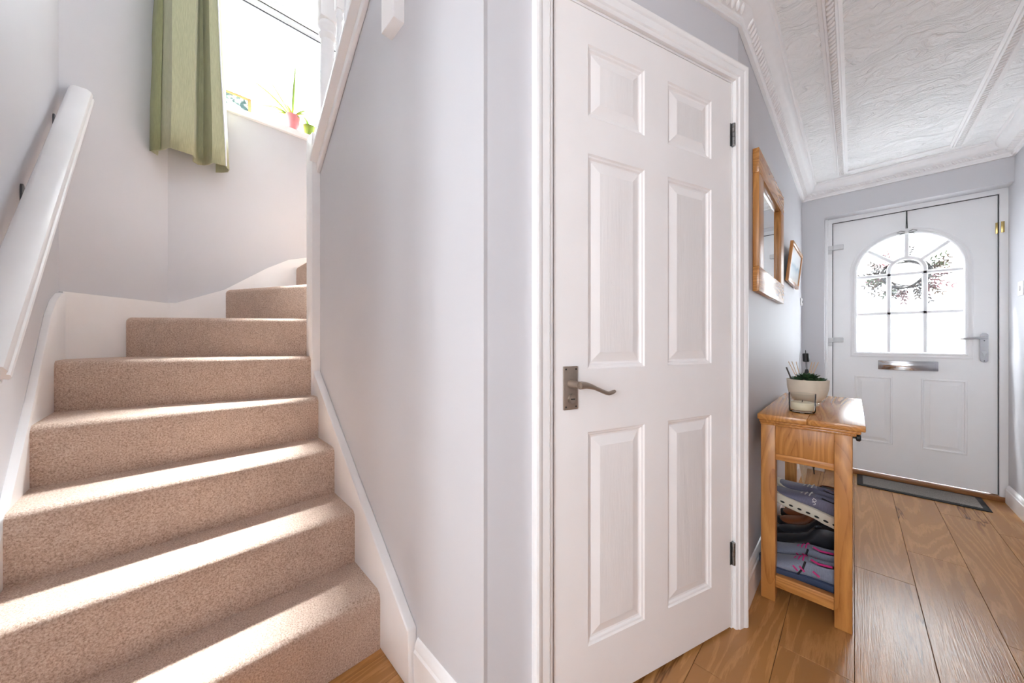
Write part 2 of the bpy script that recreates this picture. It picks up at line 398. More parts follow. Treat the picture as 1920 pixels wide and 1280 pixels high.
# ---- ceiling panel mouldings
def ceil_mould(idx, p0, p1, label, roped=True):
    p0, p1 = Vector(p0), Vector(p1); d = (p1-p0).normalized()
    prof = [(-.034, CZ+.001), (-.034, CZ-.004), (-.022, CZ-.006), (-.020, CZ-.014), (-.013, CZ-.016), (-.011, CZ-.010), (.011, CZ-.010), (.013, CZ-.016), (.020, CZ-.014), (.022, CZ-.006), (.034, CZ-.004), (.034, CZ+.001)]
    if not roped: prof = [(-.02, CZ+.001), (-.02, CZ-.006), (-.008, CZ-.014), (.008, CZ-.014), (.02, CZ-.006), (.02, CZ+.001)]
    o = struct(G().sweep([p0, p1], prof, lambda a, b, h: (a, b, h)).out('trim_%d' % idx, 'plaster', smooth=30), label)
    if roped:
        g = G(); rope(g, (p0.x, p0.y, CZ-.011), (p1.x, p1.y, CZ-.012), .027, .0128, .75, (0, 0, -1))
        r = g.out('rope_bead', 'plaster', o, smooth=60); r['kind'] = 'stuff'
ceil_mould(2, (-.062, 3.56), (-.062, -.6), 'rope-twist ceiling moulding along the cupboard side')
ceil_mould(3, (.472, 3.56), (.472, -.6), 'rope-twist ceiling moulding along the hall wall opposite the mirror')
ceil_mould(4, (-.03, 3.555), (.44, 3.555), 'plain ceiling moulding before the front door', False)

# ---- skirting boards
SK = [(0, 0), (-.016, 0), (-.016, .098), (-.012, .104), (-.012, .112), (-.009, .120), (-.004, .128), (0, .130)]
def skirt(name, path, label, k=1.0):
    return struct(G().sweep(path, [(o, z*k+.0005) for o, z in SK], lambda a, b, h: (a, b, h)).out(name, 'trim', smooth=30), label)
skirt('baseboard_hall', [cup(.845, .0, 0)[:2] if False else (HX, 1.56), (HX, EY)], 'white skirting board behind the console table', 1.1)
skirt('baseboard_end', [(HX+.017, EY), (RVX, EY)], 'short white skirting board beside the front door')
skirt('baseboard_right', [(RX, EY+.10), (RX, -.3)], 'white skirting board along the hall wall opposite the console', .9)
skirt('baseboard_stairs', [(-.944, SY), (-.634, SY)], 'white skirting board at the foot of the stair partition', 1.1)

# ================================================================== CUPBOARD DOOR
def panelled(g, x0, x1, z0, z1, panels, mp, rings):
    xs = sorted({x0, x1, *[p[0] for p in panels], *[p[1] for p in panels]}); zs = sorted({z0, z1, *[p[2] for p in panels], *[p[3] for p in panels]})
    for i in range(len(xs)-1):
        for j in range(len(zs)-1):
            cx, cz = (xs[i]+xs[i+1])/2, (zs[j]+zs[j+1])/2
            if any(p[0] < cx < p[1] and p[2] < cz < p[3] for p in panels): continue
            g.poly([mp(xs[i], zs[j], 0), mp(xs[i+1], zs[j], 0), mp(xs[i+1], zs[j+1], 0), mp(xs[i], zs[j+1], 0)], [(0, 1, 2, 3)])
    for p in panels:
        prev = None
        for ins, dep in rings:
            r = [mp(p[0]+ins, p[2]+ins, dep), mp(p[1]-ins, p[2]+ins, dep), mp(p[1]-ins, p[3]-ins, dep), mp(p[0]+ins, p[3]-ins, dep)]
            if prev: g.poly(prev+r, [(0, 1, 5, 4), (1, 2, 6, 5), (2, 3, 7, 6), (3, 0, 4, 7)])
            prev = r
    return g
DW, DZ0, DZ1 = .762, .010, 1.991
PX = [(.113, .332), (.434, .651)]; PZ = [(.185, .793), (.973, 1.584), (1.690, 1.894)]
pans = [(a, b, c, d) for a, b in PX for c, d in PZ]
RINGS = [(0, 0), (.004, -.004), (.009, -.005), (.013, -.0095), (.018, -.0105), (.044, -.0035), (.046, -.003)]
cdoor = sroot('door_1', 'white six-panel cupboard door with a nickel lever handle', cup(.38, -.01, 0))
g = panelled(G(), 0, DW, DZ0, DZ1, pans, mcup, RINGS)
g.poly([cup(0, 0, DZ0), cup(DW, 0, DZ0), cup(DW, 0, DZ1), cup(0, 0, DZ1), cup(0, -.038, DZ0), cup(DW, -.038, DZ0), cup(DW, -.038, DZ1), cup(0, -.038, DZ1)],
       [(0, 1, 5, 4), (1, 2, 6, 5), (2, 3, 7, 6), (3, 0, 4, 7), (4, 5, 6, 7)])
bmesh.ops.remove_doubles(g.bm, verts=g.bm.verts, dist=1e-5)
g.out('door_leaf', 'door', cdoor, smooth=0)
for a, b, c, d in pans:
    g = G(); i = .046
    g.poly([cup(a+i, -.003, c+i), cup(b-i, -.003, c+i), cup(b-i, -.003, d-i), cup(a+i, -.003, d-i)], [(0, 1, 2, 3)])
    g.out('panel', 'grain', cdoor, smooth=0)
# handle
hp = G().prism([(.028, .863), (.074, .863), (.074, .982), (.028, .982)], .0, .006, mcup, bev=.0012).out('handle_plate', 'nickel', cdoor)
g = G(); rose = [cup(.052, .006, .934), cup(.052, .020, .934), cup(.052, .034, .934), cup(.052, .046, .934)]
g.tube(rose, [.013, .012, .0095, .0095], 16)
lev = []
for i in range(17):
    f = i/16; t = .050+.128*f
    z = .934+.004*math.sin(f*PI*.8)-.036*(3*f*f-2*f**3)+(.010*max(0, f-.8)/.2)
    lev.append(cup(t, .046-.008*f, z))
g.tube(lev, [.0105]+[.0115-.006*min(1, i/7) for i in range(1, 15)]+[.0055, .004], 12)
g.out('lever', 'nickel', hp)
g = G(); g.tube([cup(.052, .006, .893), cup(.052, .011, .893)], .0125, 20); g.tube([cup(.052, .011, .893), cup(.052, .0135, .893)], .0105, 20)
rel = g.out('lock_release', 'nickel', hp)
G().prism([(.045, .8915), (.059, .8915), (.059, .8945), (.045, .8945)], .0136, .0140, mcup).out('slot', 'dark', hp)
for tt in (.0345, .0675):
    for zz in (.871, .974):
        G().tube([cup(tt, .006, zz), cup(tt, .0066, zz)], .0024, 10).out('screw', 'dark', hp)
for z0 in (.236, 1.762):
    g = G(); hg = None
    for k in range(5):
        a = z0+k*.0165; g.tube([cup(.766, .006, a+.0006), cup(.766, .006, a+.0158)], .0058, 12)
    g.prism([(.754, z0), (.778, z0), (.778, z0+.083), (.754, z0+.083)], -.001, .0012, mcup)
    g.out('hinge', 'steel', cdoor)
# frame lining + architrave
frame = struct(G().prism([(-.022, .0), (-.003, 0), (-.003, 1.995), (.7655, 1.995), (.7655, 0), (.785, 0), (.785, 2.012), (-.022, 2.012)], -.09, -.001, mcup).out('trim_5', 'trim', smooth=0), 'white lining of the cupboard door opening')
AP = [(0, 0), (0, .010), (.006, .013), (.010, .013), (.014, .017), (.036, .018), (.042, .022), (.050, .024), (.056, .022), (.058, .018), (.058, 0)]
apath = [(.773, .0005), (.773, 2.002), (-.010, 2.002), (-.010, .0005)]
struct(G().sweep(apath, [(-o, h) for o, h in AP], lambda a, b, h: cup(a, h, b)).out('trim_6', 'trim', smooth=30), 'white moulded architrave around the cupboard door')

# ================================================================== FRONT DOOR
FY = 3.88; XC = .281; ZS = 1.592; GR = .262; ZB = .967; FX0, FX1, FZ0, FZ1 = -.119, .677, .035, 2.020
fd = sroot('door_2', 'white front door with an arched obscured glass light', (XC, FY, 0))
def mfd(a, b, h): return (a, FY-h, b)
g = G(); hole = arc(XC, ZS, GR, 0, 180, 32)
for dep in (0, -.045):
    m2 = (lambda d: (lambda a, b, h: mfd(a, b, h+d)))(dep)
    if dep == 0:
        panelled(g, FX0, FX1, FZ0, ZB, [(.006, .212, .264, .780), (.350, .556, .264, .780)], m2, [(0, 0), (.004, .003), (.010, .003), (.014, -.006), (.020, -.006), (.040, .0), (.042, .001)])
        for a, b in ((.006, .212), (.350, .556)):
            g.poly([m2(a+.042, .306, .001), m2(b-.042, .306, .001), m2(b-.042, .738, .001), m2(a+.042, .738, .001)], [(0, 1, 2, 3)])
    else:
        g.poly([m2(FX0, FZ0, 0), m2(FX1, FZ0, 0), m2(FX1, ZB, 0), m2(FX0, ZB, 0)], [(0, 1, 2, 3)])
    for a, b in ((FX0, XC-GR), (XC+GR, FX1)):
        g.poly([m2(a, ZB, 0), m2(b, ZB, 0), m2(b, ZS, 0), m2(a, ZS, 0)], [(0, 1, 2, 3)])
        g.poly([m2(a, ZS, 0), m2(b, ZS, 0), m2(b, FZ1, 0), m2(a, FZ1, 0)], [(0, 1, 2, 3)])
    for p, q in zip(hole, hole[1:]):
        g.poly([m2(p[0], p[1], 0), m2(p[0], FZ1, 0), m2(q[0], FZ1, 0), m2(q[0], q[1], 0)], [(0, 1, 2, 3)])
g.poly([mfd(FX0, FZ0, 0), mfd(FX1, FZ0, 0), mfd(FX1, FZ1, 0), mfd(FX0, FZ1, 0), mfd(FX0, FZ0, -.045), mfd(FX1, FZ0, -.045), mfd(FX1, FZ1, -.045), mfd(FX0, FZ1, -.045)],
       [(0, 1, 5, 4), (1, 2, 6, 5), (2, 3, 7, 6), (3, 0, 4, 7)])
loop = [(XC-GR, ZB), (XC+GR, ZB)]+hole
loop = loop[:2]+hole[:-1]+[(XC-GR, ZS)]
dl = []
for p in loop:
    if not dl or (Vector(p)-Vector(dl[-1])).length > 1e-5: dl.append(p)
loop = dl
for i in range(len(loop)):
    p, q = loop[i], loop[(i+1) % len(loop)]
    g.poly([mfd(*p, 0), mfd(*q, 0), mfd(*q, -.045), mfd(*p, -.045)], [(0, 1, 2, 3)])
bmesh.ops.remove_doubles(g.bm, verts=g.bm.verts, dist=1e-5)
g.out('door_leaf', 'upvc', fd, smooth=0)
# moulding round the arched light (outward = right-hand side of the counter-clockwise loop)
G().sweep(loop, [(.004, -.012), (.004, .004), (-.003, .010), (-.012, .010), (-.016, .006), (-.028, .012), (-.036, .009), (-.038, 0)], mfd, closed=True).out('glazing_bead', 'upvc', fd, smooth=40)
IR = .0885; IZ = 1.587; BW = .0135
def bar(path, nm='glazing_bar', closed=False):
    return G().sweep(path, [(-BW, -.014), (-BW, -.005), (-BW*.6, .0), (BW*.6, .0), (BW, -.005), (BW, -.014)], mfd, closed).out(nm, 'upvc', fd, smooth=40)
bar([(XC-IR, ZB), (XC-IR, IZ)]+arc(XC, IZ, IR, 180, 0, 16)[1:]+[(XC+IR, ZB)])
H1, H2 = 1.556, 1.264
for z in (H1, H2): bar([(XC-GR, z), (XC+GR, z)])
def ray(ang, r): return (XC+r*math.cos(math.radians(ang)), ZS+r*math.sin(math.radians(ang)))
for ang in (40, 90, 140): bar([ray(ang, IR+.002), ray(ang, GR)])
# panes
def pane(pts): G().prism(pts, -.020, -.024, mfd).out('pane', 'glass_d', fd, smooth=0)
xs = [XC-GR, XC-IR, XC+IR, XC+GR]
for i in range(3):
    pane([(xs[i], ZB), (xs[i+1], ZB), (xs[i+1], H2), (xs[i], H2)]); pane([(xs[i], H2), (xs[i+1], H2), (xs[i+1], H1), (xs[i], H1)])
pane([(XC-IR, H1), (XC+IR, H1)]+arc(XC, IZ, IR, 0, 180, 16))
def fan(a0, a1, ext=None):
    o = arc(XC, ZS, GR, a0, a1, 8); i = arc(XC, IZ, IR, a1, a0, 6)
    return o+i
pane([(XC+IR, H1), (XC+GR, H1)]+fan(0, 40)); pane(fan(40, 90)); pane(fan(90, 140)); pane(fan(140, 180)+[(XC-IR, H1), (XC-GR, H1)][0:1]+[(XC-GR, H1)])
# letter plate
lp = G().box(.135, .429, FY-.012, FY-.001, .836, .905, .003).out('letter_plate', 'chrome', fd)
G().box(.150, .414, FY-.016, FY-.012, .848, .893, .002).out('flap', 'chrome', lp)
# handle
hpl = G().prism([(p[0], p[1]) for p in arc(.623, 1.090, .017, 0, 180, 10)+arc(.623, .927, .017, 180, 360, 10)], .001, .010, mfd).out('handle_plate', 'chrome', fd)
g = G(); g.tube([(.623, FY-.01, 1.075), (.623, FY-.045, 1.075)], .009, 12)
g.tube([(.630, FY-.045, 1.0755), (.60, FY-.048, 1.074), (.55, FY-.05, 1.071), (.515, FY-.05, 1.068)], [.010, .009, .008, .006], 12); g.out('lever', 'chrome', hpl)
g = G(); g.tube([(.623, FY-.01, .975), (.623, FY-.016, .975)], .009, 14); g.box(.6185, .6275, FY-.015, FY-.010, .952, .972); g.out('lock_cylinder', 'steel', hpl)
for z in (1.055, .920): G().tube([(.623, FY-.01, z), (.623, FY-.0106, z)], .003, 8).out('screw', 'dark', hpl)
# hinges
for z in (1.043, 1.800):
    G().box(-.122, -.055, FY-.030, FY-.001, z, z+.040, .005).box(-.150, -.118, FY-.034, FY-.018, z+.002, z+.038, .004).box(-.150, -.122, FY-.028, FY-.016, z-.030, z, .003).out('hinge', plain('hinge_cover', (214, 214, 214), .4), fd)
hb = G().box(.668, .684, FY-.004, FY-.0005, 1.765, 1.838, .001).box(.686, .700, FY-.024, FY-.0205, 1.765, 1.838, .001).tube([(.685, FY-.012, 1.765), (.685, FY-.012, 1.838)], .005, 10).out('hinge', 'brass', fd)
# frame
ffr = G().box(RVX, FX0-.004, FY-.02, FY+.06, .0, RVZ).box(FX1+.004, RX, FY-.02, FY+.06, 0, RVZ).box(FX0-.004, FX1+.004, FY-.02, FY+.06, FZ1+.004, RVZ).box(RVX, RVX+.018, FY-.055, FY-.02, 0, RVZ, .003).box(RVX, FX0+.02, FY+.047, FY+.09, 0, RVZ).box(FX1-.02, RX, FY+.047, FY+.09, 0, RVZ).box(RVX, RX, FY+.047, FY+.09, FZ1-.02, RVZ).out('door_frame', 'upvc', fd, smooth=0)
G().box(FX0-.004, FX0-.0003, FY-.006, FY+.04, FZ0, FZ1+.004).box(FX1+.0003, FX1+.004, FY-.006, FY+.04, FZ0, FZ1+.004).box(FX0, FX1, FY-.006, FY+.04, FZ1+.0003, FZ1+.004).out('gasket_shadow_line', 'gasket_shadow_line', fd, smooth=0)  # dark strips put in as the shadow line around the door leaf
G().box(RVX+.02, RX-.01, FY-.035, FY+.05, .0, .030, .004).out('threshold', 'threshold', fd)

# ================================================================== STAIR WINDOW
win = sroot('window_1', 'white stair window with obscured glass and an opening top light', (BX-.1, .7, WZ0))
FXw = BX-.085
g = G()
def fr(g, y0, y1, z0, z1, wd, x0, x1):
    for b in ((y0, y0+wd, z0, z1), (y1-wd, y1, z0, z1), (y0+wd, y1-wd, z0, z0+wd), (y0+wd, y1-wd, z1-wd, z1)):
        g.box(x0, x1, b[0], b[1], b[2], b[3], .004)
    return g
fr(g, WY0, WY1, WZ0, WZ1, .05, FXw-.06, FXw); g.box(FXw-.06, FXw, WY0+.05, WY1-.05, 3.255, 3.315, .004); g.out('frame', 'upvc', win)
sash = fr(G(), WY0+.045, WY1-.045, 3.31, WZ1-.045, .055, FXw-.05, FXw+.014).out('top_sash', 'upvc', win)
G().box(FXw-.03, FXw-.024, WY0+.05, WY1-.05, WZ0+.05, 3.255).out('pane', 'glass_w', win, smooth=0)
G().box(FXw-.03, FXw-.024, WY0+.1, WY1-.1, 3.365, WZ1-.10).out('pane', 'glass_w', win, smooth=0)
G().box(FXw-.002, FXw+.004, WY0+.05, WY1-.05, 3.247, 3.255).box(FXw+.0, FXw+.004, WY0+.05, WY1-.05, 3.306, 3.311).out('gasket_shadow_line', 'gasket_shadow_line', win, smooth=0)
g = G(); g.box(FXw+.014, FXw+.024, .60, .66, 3.325, 3.345, .003); g.tube([(FXw+.028, .615, 3.337), (FXw+.034, .64, 3.345), (FXw+.036, .70, 3.340), (FXw+.034, .76, 3.333)], [.006, .009, .007, .005], 10)
g.tube([(FXw+.028, .625, 3.34), (FXw+.028, .625, 3.366)], .004, 8); g.out('stay_handle', 'upvc', sash)
struct(G().box(BX-.088, BX+.022, WY0-.02, WY1+.02, WZ0-.018, WZ0+.022, .004).out('trim_7', 'trim'), 'white window sill on the stairs')

# ================================================================== STAIRCASE
st = sroot('staircase', 'winding staircase carpeted in beige', (-1.2, .1, 0))
RZ = .195; RYT = .506; LYT = -.316
def step(front, back, k, extra=None):
    # front/back: plan points ((right),(left)); optional list of plan points appended between left-front and back
    pts = [front[0], front[1]]+(extra or [])+[back[1], back[0]]
    b = bmesh.new(); z0, z1 = max(0.0005, (k-1)*RZ-.05), k*RZ
    lo = [b.verts.new((*p, z0)) for p in pts]; hi = [b.verts.new((*p, z1)) for p in pts]; n = len(pts)
    b.faces.new(lo); b.faces.new(hi)
    for i in range(n): b.faces.new((lo[i], lo[(i+1) % n], hi[(i+1) % n], hi[i]))
    bmesh.ops.recalc_face_normals(b, faces=b.faces)
    ed = [e for e in b.edges if {e.verts[0], e.verts[1]} == {hi[0], hi[1]}]
    bmesh.ops.bevel(b, geom=ed, offset=.026, segments=5, profile=.5, affect='EDGES')
    g = G(); g._merge(b); return g.out('carpet_step', 'carpet', st, smooth=40)
def line(x): return ((x, RYT), (x, LYT))
R1, R2, R3 = line(-1.143), line(-1.370), line(-1.602)
R4 = ((-1.833, RYT), (-1.845, LYT)); R5 = ((-1.935, RYT), (-2.165, LYT))
R6 = ((-2.018, .503), (-2.53, -.155)); R7 = ((-2.035, .555), (BX+.018, .236)); R8 = ((-2.035, .600), (BX+.018, .605))
def ov(r, d=-.05): return tuple((p[0]+d, p[1]) for p in r)
step(R1, ov(R2), 1); step(R2, ov(R3), 2); step(R3, ov(R4), 3)
step(R4, ov(R5), 4)
step(R5, ((R6[0][0]-.03, R6[0][1]), (R6[1][0]-.01, R6[1][1]+.03)), 5, [(-2.376, LYT), (-2.40, -.30)])
step(R6, ((R7[0][0], R7[0][1]+.03), (R7[1][0], R7[1][1]+.04)), 6, [(BX+.02, .01)])
step(R7, ((R8[0][0], R8[0][1]+.03), (R8[1][0], R8[1][1]+.04)), 7)
R9 = ((-2.03, .64), (-2.60, 1.49)); step(R8, (R9[0], R9[1]), 8, [(BX+.018, 1.49)])
R10 = ((-1.98, .64), (-2.05, 1.49)); step(R9, R10, 9)
for k in range(10, 13):
    x = -1.99+(k-10)*.23
    step(((x, .62), (x, 1.49)), ((x+.28, .62), (x+.28, 1.49)), k)
# string boards
G().prism([(-2.37, .0), (-1.08, 0), (-1.08, .06), (-1.675, .612), (-1.889, .850), (-2.13, 1.150), (-2.22, 1.215), (-2.31, 1.248), (-2.37, 1.256)], LY, LY+.019, mxz, bev=.003).out('wall_string', 'trim', st)
G().prism([(-1.915, .0), (-.946, 0), (-.952, .172), (-1.509, .590), (-1.915, .905)], SY-.031, SY, mxz, bev=.006).out('wall_string', 'trim', st)
dn = Vector((.7071, .7071))*.018
G().prism([D0, D1, D1+dn, D0+dn], .90, 1.262).out('corner_skirt', 'trim', st, smooth=0)
G().prism([(-.03, .9), (1.4, .9), (1.4, 1.70), (.80, 1.66), (.655, 1.628), (.56, 1.598), (.442, 1.525), (.229, 1.362), (.021, 1.266), (-.03, 1.262)], BX, BX+.017, myz).out('wall_string', 'trim', st, smooth=0)
# newel, capping, balusters
nw = G().box(-2.015, -1.915, .500, .600, .70, 2.10, .004).out('newel_post', 'trim', st)
def zc(x): return 1.945+.735*(x+1.915)
xa, xb = -1.912, -.95
G().prism([(xa, zc(xa)), (xb, zc(xb)), (xb, zc(xb)+.026), (xa, zc(xa)+.026)], .488, .645, mxz, bev=.004).out('capping', 'trim', st)
G().prism([(xa, zc(xa)-.048), (xb, zc(xb)-.048), (xb, zc(xb)), (xa, zc(xa))], SY-.018, SY, mxz, bev=.005).out('capping_moulding', 'trim', st)
tn = G(); prof = [(.018, 2.10), (.030, 2.105), (.022, 2.13), (.026, 2.16), (.034, 2.25), (.037, 2.35), (.037, 2.45), (.033, 2.58), (.031, 2.63), (.040, 2.64), (.042, 2.655), (.034, 2.665), (.034, 2.675), (.046, 2.69), (.046, 2.705), (.038, 2.72)]
tn.lathe(prof, (-1.962, .585, 0), 24); tn.box(-2.008, -1.916, .539, .631, 2.72, 3.25, .005); tn.out('turned_newel', 'trim', st, smooth=40)
def baluster(x):
    z = zc(x)+.02; g = G(); c = (x, .566, 0)
    g.box(x-.017, x+.017, .549, .583, z, z+.12, .002)
    g.lathe([(.012, z+.115), (.017, z+.13), (.012, z+.145), (.015, z+.20), (.018, z+.27), (.014, z+.40), (.011, z+.46), (.017, z+.475), (.012, z+.49), (.016, z+.51)], c, 14)
    g.box(x-.017, x+.017, .549, .583, z+.505, z+.86, .002)
    g.out('baluster', 'trim', st, smooth=40)
for i in range(7): baluster(-1.72+i*.105)
G().prism([(xa+.0, zc(xa)+.90), (xb, zc(xb)+.90), (xb, zc(xb)+.95), (xa, zc(xa)+.95)], .535, .597, mxz, bev=.012).out('banister_rail', 'trim', st)
G().box(-1.122, -1.032, .500, .600, 2.083, 3.4, .003).out('newel_drop', 'trim', st)

# ================================================================== OBJECTS
# handrail on the left wall
hr = thing('handrail', 'white moulded wooden handrail sloping up the wall beside the stairs', 'handrail', (-1.8, -.28, 1.4))
e0 = Vector((-1.295, 0, .965)); e1 = Vector((-2.425, 0, 2.125)); dr = (e1-e0).normalized(); upv = Vector((-dr.z, 0, dr.x)); upv = upv if upv.z > 0 else -upv
rp = [(-.036, .030), (-.036, .014), (-.031, .008), (-.034, .002), (-.028, -.004), (-.014, -.008), (.010, -.009), (.019, -.007), (.022, -.004), (.020, .006), (.025, .006), (.031, .003), (.036, .010), (.035, .018), (.030, .021), (.034, .030), (.030, .044), (.018, .052), (-.018, .052), (-.030, .044)]
rings = []
for e in (e0, e1): rings.append([e+Vector((0, -.279+a, 0))+upv*b for a, b in rp])
G().loft(rings).out('rail', 'trim', hr, smooth=40)
for bx_, bz in ((-1.862, 1.512), (-2.278, 1.930)):
    rz = e0.z+(bx_-e0.x)*dr.z/dr.x
    g = G(); g.prism(arc(bx_, bz+.022, .015, 0, 180, 8)+arc(bx_, bz-.022, .015, 180, 360, 8), LY+.0005, LY+.005, mxz)
    g.tube([(bx_, LY+.004, bz-.005), (bx_, LY+.028, bz-.010), (bx_, LY+.048, bz+.01), (bx_, LY+.054, bz+.06)], [.007, .006, .006, .006], 10)
    tz = rz-.004
    g.tube([(bx_, LY+.054, bz+.055), (bx_, LY+.055, tz)], .006, 10); g.out('bracket', 'bracket_metal', hr)

# curtain
cu = thing('curtain', 'sage green pleated curtain hanging beside the stair window', 'curtain', (-2.6, .1, 2.05))
def curtain_path(f):     # f 0 bottom .. 1 top ; list of (Y, X)
    bot = [(-.050, -2.665), (-.074, -2.640), (-.060, -2.600), (-.030, -2.565), (-.006, -2.520), (.002, -2.498), (.086, -2.520), (.094, -2.560), (.088, -2.60), (.110, -2.635), (.135, -2.630), (.150, -2.585), (.168, -2.548), (.222, -2.552), (.240, -2.580), (.238, -2.63), (.215, -2.668), (.190, -2.672)]
    top = [(-.030, -2.660), (-.048, -2.640), (-.040, -2.605), (-.018, -2.570), (.000, -2.530), (.010, -2.505), (.098, -2.528), (.106, -2.565), (.104, -2.60), (.118, -2.635), (.132, -2.630), (.140, -2.590), (.150, -2.560), (.180, -2.565), (.200, -2.590), (.215, -2.63), (.205, -2.665), (.185, -2.670)]
    return [(a[0]*(1-f)+b[0]*f, a[1]*(1-f)+b[1]*f) for a, b in zip(bot, top)]
rows = []
for i in range(15):
    f = i/14; z = 2.055+f*1.75; r = []
    for j, (yy, xx) in enumerate(curtain_path(min(1, f*1.6))):
        wob = .006*math.sin(i*1.9+j) if j < 3 else .0015*math.sin(i+j)
        r.append((xx+wob, yy+wob*.7, z+(.004*math.sin(j*2.1) if i == 0 else 0)))
    rows.append(r)
o = G().loft(rows, closed=False).out('drape', 'curtain', cu, smooth=50)
md = o.modifiers.new('thick', 'SOLIDIFY'); md.thickness = .005; md.offset = 0
rows2 = [[(x-.006 if k < 17 else x, y+.004, z+.012) for k, (x, y, z) in enumerate(r)][0:6] for r in rows]
o = G().loft([[(x+.0, y-.008, z) for x, y, z in r[:4]] for r in rows], closed=False).out('side_hem', 'lining', cu, smooth=50)
md = o.modifiers.new('thick', 'SOLIDIFY'); md.thickness = .004; md.offset = 0
g = G(); g.tube([(r[13][0]+.003, r[13][1]+.004, r[13][2]) for r in rows], .0035, 6); g.out('lining_edge', 'white', cu)
pole = thing('curtain_pole', 'white curtain pole above the stair window', 'curtain pole', (-2.62, .7, 3.83))
G().tube([(-2.60, -.04, 3.83), (-2.60, 1.42, 3.83)], .014, 12).out('pole', 'trim', pole)
for y in (.02, 1.36): G().tube([(BX, y, 3.83), (-2.60, y, 3.83)], .008, 8).out('bracket', 'trim', pole)

# things on the sill
SZ = WZ0+.0225; SX = BX-.030
pf = thing('photo_frame', 'small wooden photo frame on the window sill beside the curtain', 'photo frame', (SX, .29, SZ))
lean = Matrix.Translation((SX-.01, 0, SZ)) @ Matrix.Rotation(-.12, 4, 'Y')
fm = plain('pine_frame', (186, 140, 92), .5)
g = G()
for b in ((.215, .232, 0, .125), (.352, .369, 0, .125), (.232, .352, 0, .016), (.232, .352, .109, .125)): g.box(-.012, .0, b[0], b[1], b[2], b[3], .002, lean)
g.out('frame', fm, pf)
pm, nt, b = new_mat('family_photo'); v = coords(nt, (1, 1, 1)); n = noise(nt, v, 34, 2, .5, .5)
nt.links.new(ramp(nt, n, [(.40, lin((70, 92, 96))), (.49, lin((120, 140, 140))), (.53, lin((245, 243, 240))), (.7, lin((225, 214, 205)))]), b.inputs['Base Color']); b.inputs['Roughness'].default_value = .3
G().box(-.008, -.005, .232, .352, .016, .109, 0, lean).out('photograph', pm, pf, smooth=0)
leafm = plain('spider_plant_leaf', (142, 168, 66), .45, var=.12, nsc=25); leafd = plain('green_leaf', (120, 170, 70), .45, var=.12, nsc=25)
def blade(base, d, L, h, droop, wd, mat, parent, n=9):
    g = G(); rows = []; d = Vector((d[0], d[1], 0)).normalized(); sd = Vector((-d.y, d.x, 0)); base = Vector(base)
    for i in range(n):
        f = i/(n-1); p = base+d*L*f+Vector((0, 0, h*f-droop*f*f)); ww = wd*(.55+.9*f*(1-f)*2)*(1-f**3)+.0004
        rows.append([p-sd*ww, p+Vector((0, 0, -ww*.5)), p+sd*ww])
    o = g.loft(rows, closed=False).out('leaf', mat, parent, smooth=60)
    md = o.modifiers.new('thick', 'SOLIDIFY'); md.thickness = .0008; return o
def pot(g, c, r, h): return g.lathe([(r*.72, 0), (r*.75, .002), (r*.98, h*.8), (r*1.0, h*.82), (r*1.0, h), (r*.9, h), (r*.88, h*.85), (0.001, h*.85)], c, 24)
sp = thing('spider_plant', 'spider plant with long arching leaves in a pink pot on the sill', 'plant', (SX, .592, SZ))
pot(G(), (SX, .592, SZ), .047, .105).out('pot', plain('pink_glaze', (214, 132, 138), .3), sp)
c = (SX, .592, SZ+.09)
for d, L, h, dr_ in (((.05, -1), .16, .26, .03), ((.1, .05), .03, .40, .02), ((.2, -1), .28, .24, .12), ((.3, -1), .20, .10, .13), ((.6, 1), .10, .13, .10), ((.1, -1), .24, .12, .17), ((.8, .6), .09, .06, .08), ((.6, -.4), .12, .12, .10), ((.2, -1), .13, .06, .10), ((.5, .6), .10, .12, .06)):
    blade(c, d, L, h, dr_, .0105, leafm, sp)
sp2 = thing('leafy_pot_plant', 'small leafy plant in a green pot beside the stair newel', 'plant', (SX, .695, SZ))
pot(G(), (SX, .695, SZ), .040, .078).out('pot', plain('green_glaze', (136, 158, 70), .3), sp2)
for d, L, h, dr_ in (((.2, 1), .05, .16, .02), ((.1, 1), .11, .15, .07), ((.5, -.4), .06, .07, .03), ((.3, -1), .05, .10, .02), ((.4, 1), .09, .06, .05)):
    blade((SX, .695, SZ+.066), d, L, h, dr_, .009, leafd, sp2)

# mirror
mi = thing('wall_mirror', 'rectangular wall mirror in a wide oak frame on the hall wall', 'mirror', (HX, 2.117, 1.265))
y0, y1, z0, z1, fw = 1.757, 2.478, 1.265, 1.872, .105
G().box(HX+.001, HX+.024, y0, y1, z1-fw, z1, .002).out('frame_rail', 'oakY', mi)
G().box(HX+.001, HX+.024, y0, y1, z0, z0+fw, .002).out('frame_rail', 'oakY', mi)
G().box(HX+.001, HX+.024, y0, y0+fw, z0+fw, z1-fw, .002).out('frame_stile', 'oakZ', mi)
G().box(HX+.001, HX+.024, y1-fw, y1, z0+fw, z1-fw, .002).out('frame_stile', 'oakZ', mi)
G().box(HX+.002, HX+.008, y0+fw-.004, y1-fw+.004, z0+fw-.004, z1-fw+.004).out('mirror_glass', 'mirror', mi, smooth=0)

